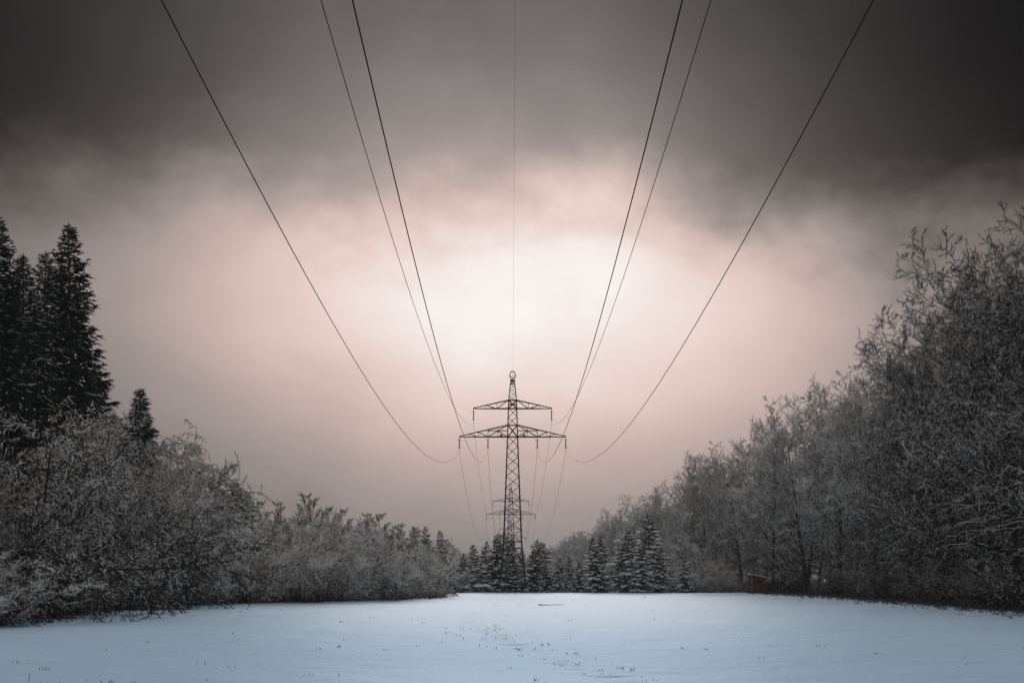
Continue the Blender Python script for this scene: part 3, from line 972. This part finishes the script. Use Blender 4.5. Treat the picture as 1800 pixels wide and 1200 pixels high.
# --- left: hedge like row
GH = 'row of bushes along the left edge of the field'
row = [(385, 892, 99), (440, 884, 103), (500, 890, 108), (550, 886, 113), (596, 900, 118), (640, 908, 122), (684, 916, 127), (722, 928, 131), (752, 942, 141), (770, 950, 158), (786, 962, 178), (796, 975, 196)]
rn = ['leftmost, beside the birch', 'second from the birch', 'dark topped, third from the birch', 'brownish, below the thin young tree', 'pale, middle of the row', 'seventh from its far end', 'sixth from its far end',
      'last one before the row bends away', 'first one past the bend', 'second one past the bend', 'third one past the bend', 'farthest, next to the snowy brush piles']
for i, (px, py, yd) in enumerate(row):
    plant(SHRUB[(0, 1, 1, 1, 2, 0, 2, 1, 0, 2, 0, 2)[i]], at(px, yd) - 2.0, yd + 1.5, height(py + (0, 9, -4, 5, 0, 8, -3, 6, 0, 3, 0, 0)[i], yd), f'frosted bush of the left row, {rn[i]}', 'bush', GH, sxy=random.uniform(0.85, 1.15))
GH2 = 'bushes filling in behind the left row'
for i in range(16):
    px, py, yd = row[i % 12]
    x_ = at(px, yd) - random.uniform(5.5, 8) - (4 if i >= 12 else 0); y2 = yd + random.uniform(5, 9)
    plant(SHRUB[(i + 1) % 3], x_, y2, (height(py, yd) - EYE) * y2 / yd * 1.0 + EYE, 'frosted bush just behind the front bushes of the left row', 'bush', GH2)
for i in (0, 1, 3, 4, 6, 8, 9, 11):   # lower skirts of the row
    px, py, yd = row[i]
    nth = {0: 'first', 1: 'second', 3: 'third', 4: 'fourth', 6: 'fifth', 8: 'sixth', 9: 'seventh', 11: 'eighth'}[i]
    plant((SHRUB[(i + 2) % 3], THICKET)[i % 2], at(px, yd) - 0.6 + random.uniform(-0.4, 0.4), yd - 1.5, random.uniform(2.2, 3.4), f'{nth} low bush from the birch, at the foot of the left row on the snow', 'bush', 'low bushes along the foot of the left row', sxy=1.25)
GY = 'young thin trees behind the left bushes'
young = [(345, 880, 135), (362, 884, 142), (405, 868, 150), (468, 878, 155), (490, 880, 160), (525, 864, 165), (562, 872, 170), (585, 888, 175), (612, 892, 180), (648, 900, 185), (680, 900, 175), (705, 918, 195), (728, 925, 210), (775, 946, 260), (790, 955, 290)]
for i, (px, py, yd) in enumerate(young):
    lb = {5: 'fan topped young tree standing highest behind the left row', 10: 'spiky young tree behind the far half of the left row'}.get(i, f'{words[i]} thin young tree from the birch, poking out behind the left bushes'.replace('nearest', 'first'))
    plant(UPR, at(px, yd), yd, height(py, yd), lb, 'tree', GY, sxy=random.uniform(1.0, 1.6))
GC = 'small dark conifers behind the left bushes'
for px, py, yd, lb in ((424, 848, 140, 'dark conifer tip rising behind the left end of the row'), (438, 862, 138, 'stubby conifer beside the dark tip behind the row'),
                       (733, 927, 235, 'left one of the small dark conifers at the far end of the left row'), (750, 926, 240, 'right one of the small dark conifers at the far end, bushy'), (775, 932, 262, 'thin conifer spire above the end of the left row')):
    plant(YOUNG[(px // 3) % 3], at(px, yd), yd, height(py, yd), lb, 'tree', GC)
GX = 'hazy trees beyond the left row'
for i, (px, py, yd) in enumerate([(770, 948, 300), (783, 952, 330), (796, 957, 370), (808, 962, 420), (818, 966, 470), (829, 970, 540), (838, 974, 620), (848, 978, 720), (740, 936, 300), (720, 928, 290), (858, 982, 840), (695, 922, 270), (868, 984, 900)]):
    plant((SHRUB + [UPR])[i % 4], at(px, yd), yd, height(py, yd), 'hazy bare tree far beyond the end of the left row', 'tree', GX, sxy=1.2)
GO = 'trees filling the left wood'
for i in range(40):
    yd = 60 + i * 5.2
    x_ = float(np.interp(yd, *LEFT_EDGE)) - random.uniform(11, 24)
    hmax = height(float(np.interp(900 + x_ / yd * F, [0, 250, 350, 560, 760], [690, 780, 890, 905, 950])), yd) - 0.6
    plant([OAK[0], DROOPY, THICKET][i % 3], x_, yd, max(5.0, min(13.0, hmax)), 'snow dusted tree hidden deep behind the bushes of the left wood', 'tree', GO)

# --- middle: snowy young spruces round the pylon
GM = 'snowy young spruces at the end of the field'
mid = [(811, 972, 207, 2, 1.15, 'leftmost one, small and dark, beside the brush piles'), (836, 958, 214, 0, 1.1, 'pale left half of the pair left of the pylon'), (850, 951, 210, 1, 0.8, 'darker right half of the pair left of the pylon'),
       (871, 938, 209, 0, 1.05, 'touching the left leg of the pylon, twin tops, left top'), (879, 935, 213, 2, 1.1, 'right behind the left leg of the pylon'), (897, 945, 212, 1, 0.85, 'inside the outline of the pylon, tallest'),
       (905, 978, 209, 2, 1.3, 'inside the outline of the pylon, low and very snowy'), (938, 948, 208, 1, 1.0, 'right beside the right leg of the pylon, black hollow in front'), (948, 952, 213, 0, 1.4, 'broad one behind the right leg of the pylon'),
       (962, 985, 206, 1, 1.1, 'low snow laden one with bowed branches right of the pylon'), (980, 980, 212, 2, 1.3, 'narrow dark cone in the gap right of the pylon'), (995, 1012, 206, 0, 1.5, 'tiny white one right of the narrow dark cone'),
       (1004, 976, 213, 1, 1.0, 'pale one left of the large right hand spruces'), (1016, 985, 209, 0, 1.2, 'small snow flecked one left of the large twin'), (1046, 944, 208, 0, 1.1, 'left half of the large twin right of the gap'), (1061, 940, 210, 2, 1.0, 'right half of the large twin right of the gap'),
       (1098, 930, 206, 1, 1.05, 'broad black one, fourth from the right'), (1124, 955, 205, 0, 1.15, 'snow laden one leaning on the broad black one'), (1145, 902, 214, 2, 1.05, 'tallest one of the group, dark stem, right part'), (1161, 964, 208, 0, 1.1, 'second from the right end of the group'),
       (1204, 975, 206, 1, 0.95, 'rightmost one, standing a little apart'), (826, 985, 216, 1, 1.0, 'low one behind the brush piles'), (861, 975, 217, 1, 1.0, 'low one behind between the pair and pylon'), (918, 965, 217, 1, 1.0, 'low one behind the right leg of the pylon')]
for (px, py, yd, v, w, nt) in mid:
    plant(YOUNG[v], at(px, yd), yd, height(py, yd), f'snowy young spruce, {nt}', 'tree', GM, sxy=w * 1.22)
gaps = {}
GBK = 'bare bushes between the young spruces'
for px, py, yd in ((824, 1000, 222), (858, 995, 224), (888, 1000, 222), (925, 985, 226), (968, 1000, 224), (1030, 985, 226), (1020, 1000, 218), (1075, 985, 222), (1120, 985, 224), (1180, 985, 218), (1225, 985, 214), (1245, 975, 220), (1265, 985, 212), (1290, 980, 216), (1185, 1000, 212),
                   (930, 975, 300), (915, 980, 280), (1100, 960, 250), (1160, 940, 260), (1210, 940, 250), (1070, 960, 280)):
    where = min((abs(m[0] - px), m[5]) for m in mid)[1].split(',')[0]
    k = gaps.get(where, 0); gaps[where] = k + 1
    lb = f"{('frosted', 'paler', 'hazy')[k]} bush behind young spruce, {' '.join(where.split()[:9])}" if px < 1222 and k < 3 else f"low frosted bush squeezed in behind spruce, {' '.join(where.split()[:7])}"
    lb = {1225: 'frosted bush just right of the rightmost young spruce', 1245: 'tall frosted bush, second right of the rightmost young spruce', 1265: 'frosted bush halfway from the rightmost spruce to the hut',
          1290: 'frosted bush closest to the hut on its left', 1180: 'low frosted bush standing left of the rightmost young spruce',
          1185: 'small frosted bush pressed against the left side of the rightmost young spruce'}.get(px, lb)
    plant(SHRUB[(px // 4) % 3], at(px, yd), yd, height(py, yd), lb, 'bush', GBK)


# ------------------------------------------------------------------ small things
def brush_pile(px, yd, w, h, label):
    global rng
    root = empty('brush_pile', (at(px, yd), yd, gz(at(px, yd), yd)))
    n = 40
    a_ = rng.random(n) * 6.283
    st = np.stack([np.cos(a_) * w * 0.55 * rng.random(n), np.sin(a_) * w * 0.4 * rng.random(n), rng.random(n) * h * 0.6], -1)
    d = np.stack([np.cos(a_), np.sin(a_) * 0.7, rng.normal(0.15, 0.25, n)], -1)
    P = grow(st, d, w * rng.uniform(0.35, 0.6, n), 5, 0.15)
    build('stick', [tubes(P, taper(np.full(n, 0.035), 5, 0.4), 4, 0.03)], [M_DARKWOOD, M_SNOW], root)['kind'] = 'stuff'
    k = 5
    C = np.stack([np.linspace(-w * 0.36, w * 0.36, k), rng.normal(0, 0.06, k), np.full(k, h * 0.3)], -1)
    build('core', [lumps(C, np.stack([np.full(k, w * 0.2), np.full(k, w * 0.25), np.full(k, h * 0.45)], -1))], [M_DARKWOOD], root)
    C[:, 2] = h * 0.78 + rng.normal(0, 0.04, k)
    build('snow_cap', [lumps(C, np.stack([np.full(k, w * 0.22), np.full(k, w * 0.28), np.full(k, h * 0.22)], -1), 0, 0.07)], [M_SNOW], root, True)
    tag(root, label, 'brush pile', 'snow capped brush piles left of the pylon')


rng = np.random.default_rng(99)
brush_pile(795, 201, 1.5, 0.75, 'left of two snow capped brush piles, low and flat')
brush_pile(812, 200, 1.6, 1.0, 'right of two snow capped brush piles, thick white lid')
brush_pile(848, 204, 2.0, 1.1, 'loose snowy brush heap just left of the pylon')


def hut():
    yd = 190.0
    x0 = at(1333, yd)
    root = empty('wooden_hut', (x0, yd, gz(x0, yd)))
    w, dp, z0 = 1.66, 1.7, 0.32
    hl, hr = 2.30, 1.92          # heights of the left and right side under the sloping roof
    n = 9
    for (y_, nm) in ((-dp / 2, 'front'), (dp / 2, 'back')):
        for i in range(n):
            xa = -w / 2 + w * i / n; xb = -w / 2 + w * (i + 1) / n - 0.012
            zt = hl + (hr - hl) * ((xa + xb) / 2 + w / 2) / w
            if nm == 'front' and 3 <= i <= 5:
                build('plank', [box(xa, xb, y_ - 0.014, y_ + 0.014, z0, 1.28)], [M_WOOD], root)
                build('plank', [box(xa, xb, y_ - 0.014, y_ + 0.014, 1.62, zt)], [M_WOOD], root)
            else:
                off = 0.004 * (i % 2)
                build('plank', [box(xa, xb, y_ - 0.014 - off, y_ + 0.014 - off, z0, zt)], [M_WOOD], root)
    for x_, h in ((-w / 2, hl), (w / 2, hr)):
        for i in range(8):
            ya = -dp / 2 + 0.016 + (dp - 0.04) * i / 8; yb = ya + (dp - 0.04) / 8 - 0.012
            build('plank', [box(x_ - 0.014, x_ + 0.014, ya, yb, z0, h)], [M_WOOD], root)
    build('window_shade_panel', [box(-0.3, 0.3, -dp / 2 + 0.05, -dp / 2 + 0.08, 1.2, 1.7)], [M_DARK], root)  # near-black panel behind the gap paints in the dark of the interior
    build('corner_post', [box(-w / 2 - 0.07, -w / 2 - 0.018, -dp / 2 - 0.06, -dp / 2, 0, hl)], [M_DARKWOOD], root)
    build('corner_post', [box(w / 2 + 0.018, w / 2 + 0.07, -dp / 2 - 0.06, -dp / 2, 0, hr)], [M_DARKWOOD], root)
    build('corner_post', [box(-w / 2 - 0.07, -w / 2 - 0.018, dp / 2, dp / 2 + 0.06, 0, hl)], [M_DARKWOOD], root)
    build('corner_post', [box(w / 2 + 0.018, w / 2 + 0.07, dp / 2, dp / 2 + 0.06, 0, hr)], [M_DARKWOOD], root)
    build('floor_frame', [box(-w / 2, w / 2, -dp / 2 + 0.02, dp / 2 - 0.02, z0 - 0.14, z0 - 0.003)], [M_DARKWOOD], root)
    sl = (hr - hl) / w
    def slab(xa, xb, ya, yb, t0, t1):
        zz = lambda x_: hl + sl * (x_ + w / 2)
        v = [(x_, y_, zz(x_) + t) for x_ in (xa, xb) for y_ in (ya, yb) for t in (t0, t1)]
        return (np.array(v), BOXF, 0)
    rf = build('roof', [slab(-w / 2 - 0.34, w / 2 + 0.14, -dp / 2 - 0.25, dp / 2 + 0.2, 0.012, 0.06)], [M_DARKWOOD], root)
    build('snow_cover', [slab(-w / 2 - 0.33, w / 2 + 0.13, -dp / 2 - 0.24, dp / 2 + 0.19, 0.063, 0.16)], [M_SNOW], rf)
    tag(root, 'small orange brown wooden hut with slanting snowy roof under the right trees', 'hut')


hut()


def stick():
    yd = 92.0
    xa, xb = at(946, yd), at(992, yd)
    P = np.stack([np.linspace(xa, xb, 9), yd + np.array([0, .02, .05, .03, 0.06, .1, .07, .12, .1]), np.array([gz(x_, yd) for x_ in np.linspace(xa, xb, 9)]) + np.array([.06, .04, .035, .03, .035, .045, .05, .055, .07])], -1)[None]
    o = build('fallen_branch', [tubes(P, np.array([[.04, .03, .026, .024, .022, .02, .018, .014, .01]]), 6)], [M_BARK])
    tag(o, 'thin dark branch lying alone on the snow in front of the pylon', 'branch')


stick()


def grass_tufts():
    global rng
    rng = np.random.default_rng(5)
    cx, cy, n_, h_ = [], [], [], []
    def add(x_, y_, n, h):
        cx.append(x_); cy.append(y_); n_.append(n); h_.append(h)
    for _ in range(300):
        y_ = 22 + 150 * rng.random() ** 1.5
        hw_ = y_ * 0.36
        x_ = rng.uniform(-hw_, hw_)
        if np.interp(y_, *LEFT_EDGE) + 0.5 < x_ < np.interp(y_, *RIGHT_EDGE) - 0.5 and vnoise(np.array([x_]), np.array([y_]), 6, 8)[0] > -0.12:
            add(x_, y_, int(rng.integers(1, 6)), rng.uniform(0.02, 0.07) if rng.random() < 0.95 else rng.uniform(0.08, 0.2))
    for _ in range(70):   # along the trail
        y_ = rng.uniform(21, 52)
        add(float(trail(np.array(y_))) + rng.normal(0, 0.7), y_, int(rng.integers(1, 5)), rng.uniform(0.02, 0.07))
    for _ in range(900):   # dead grass at the foot of the right wood
        y_ = rng.uniform(60, 195)
        add(float(np.interp(y_, *RIGHT_EDGE)) + rng.normal(0.0, 1.2), y_, int(rng.integers(2, 8)), rng.uniform(0.08, 0.4))
    for _ in range(600):
        y_ = rng.uniform(50, 140)
        add(float(np.interp(y_, *LEFT_EDGE)) + rng.normal(-0.2, 1.0), y_, int(rng.integers(2, 7)), rng.uniform(0.06, 0.35))
    for _ in range(260):
        add(rng.uniform(-9, 30), 202 + rng.normal(0, 1.2), int(rng.integers(3, 8)), rng.uniform(0.1, 0.4))
    n_ = np.array(n_); I = np.repeat(np.arange(len(n_)), n_); N = len(I)
    cx = np.array(cx)[I] + rng.normal(0, 0.06, N); cy = np.array(cy)[I] + rng.normal(0, 0.06, N); h = np.array(h_)[I] * rng.uniform(0.5, 1.3, N)
    st = np.stack([cx, cy, ground_z(cx, cy) - 0.02], -1)
    d = np.stack([rng.normal(0, 0.35, N), rng.normal(0, 0.35, N), np.ones(N)], -1)
    P = grow(st, d, h + 0.02, 3, 0.15, 0.05)
    R = np.broadcast_to(np.array([0.005, 0.004, 0.002])[None], (N, 3)) * (1 + cy / 90)[:, None]
    o = build('dry_grass', [tubes(P, R, 3)], [M_STRAW])
    tag(o, 'dry brown grass blades poking through the snow', kind='stuff')


grass_tufts()

# ------------------------------------------------------------------ haze
hz = build('haze', [box(-1600, 1600, -80, 2400, -1.5, 34)], [])
hm = bpy.data.materials.new('winter_haze')
hm.use_nodes = True
nt_ = hm.node_tree
nt_.nodes.clear()
vol = nt_.nodes.new('ShaderNodeVolumePrincipled')
vol.inputs['Color'].default_value = (0.93, 0.93, 0.94, 1)
vol.inputs['Density'].default_value = 0.00016
vol.inputs['Anisotropy'].default_value = -0.3
out = nt_.nodes.new('ShaderNodeOutputMaterial')
nt_.links.new(vol.outputs[0], out.inputs['Volume'])
hz.data.materials.append(hm)
tag(hz, 'thin winter haze filling the air over the field', kind='stuff')
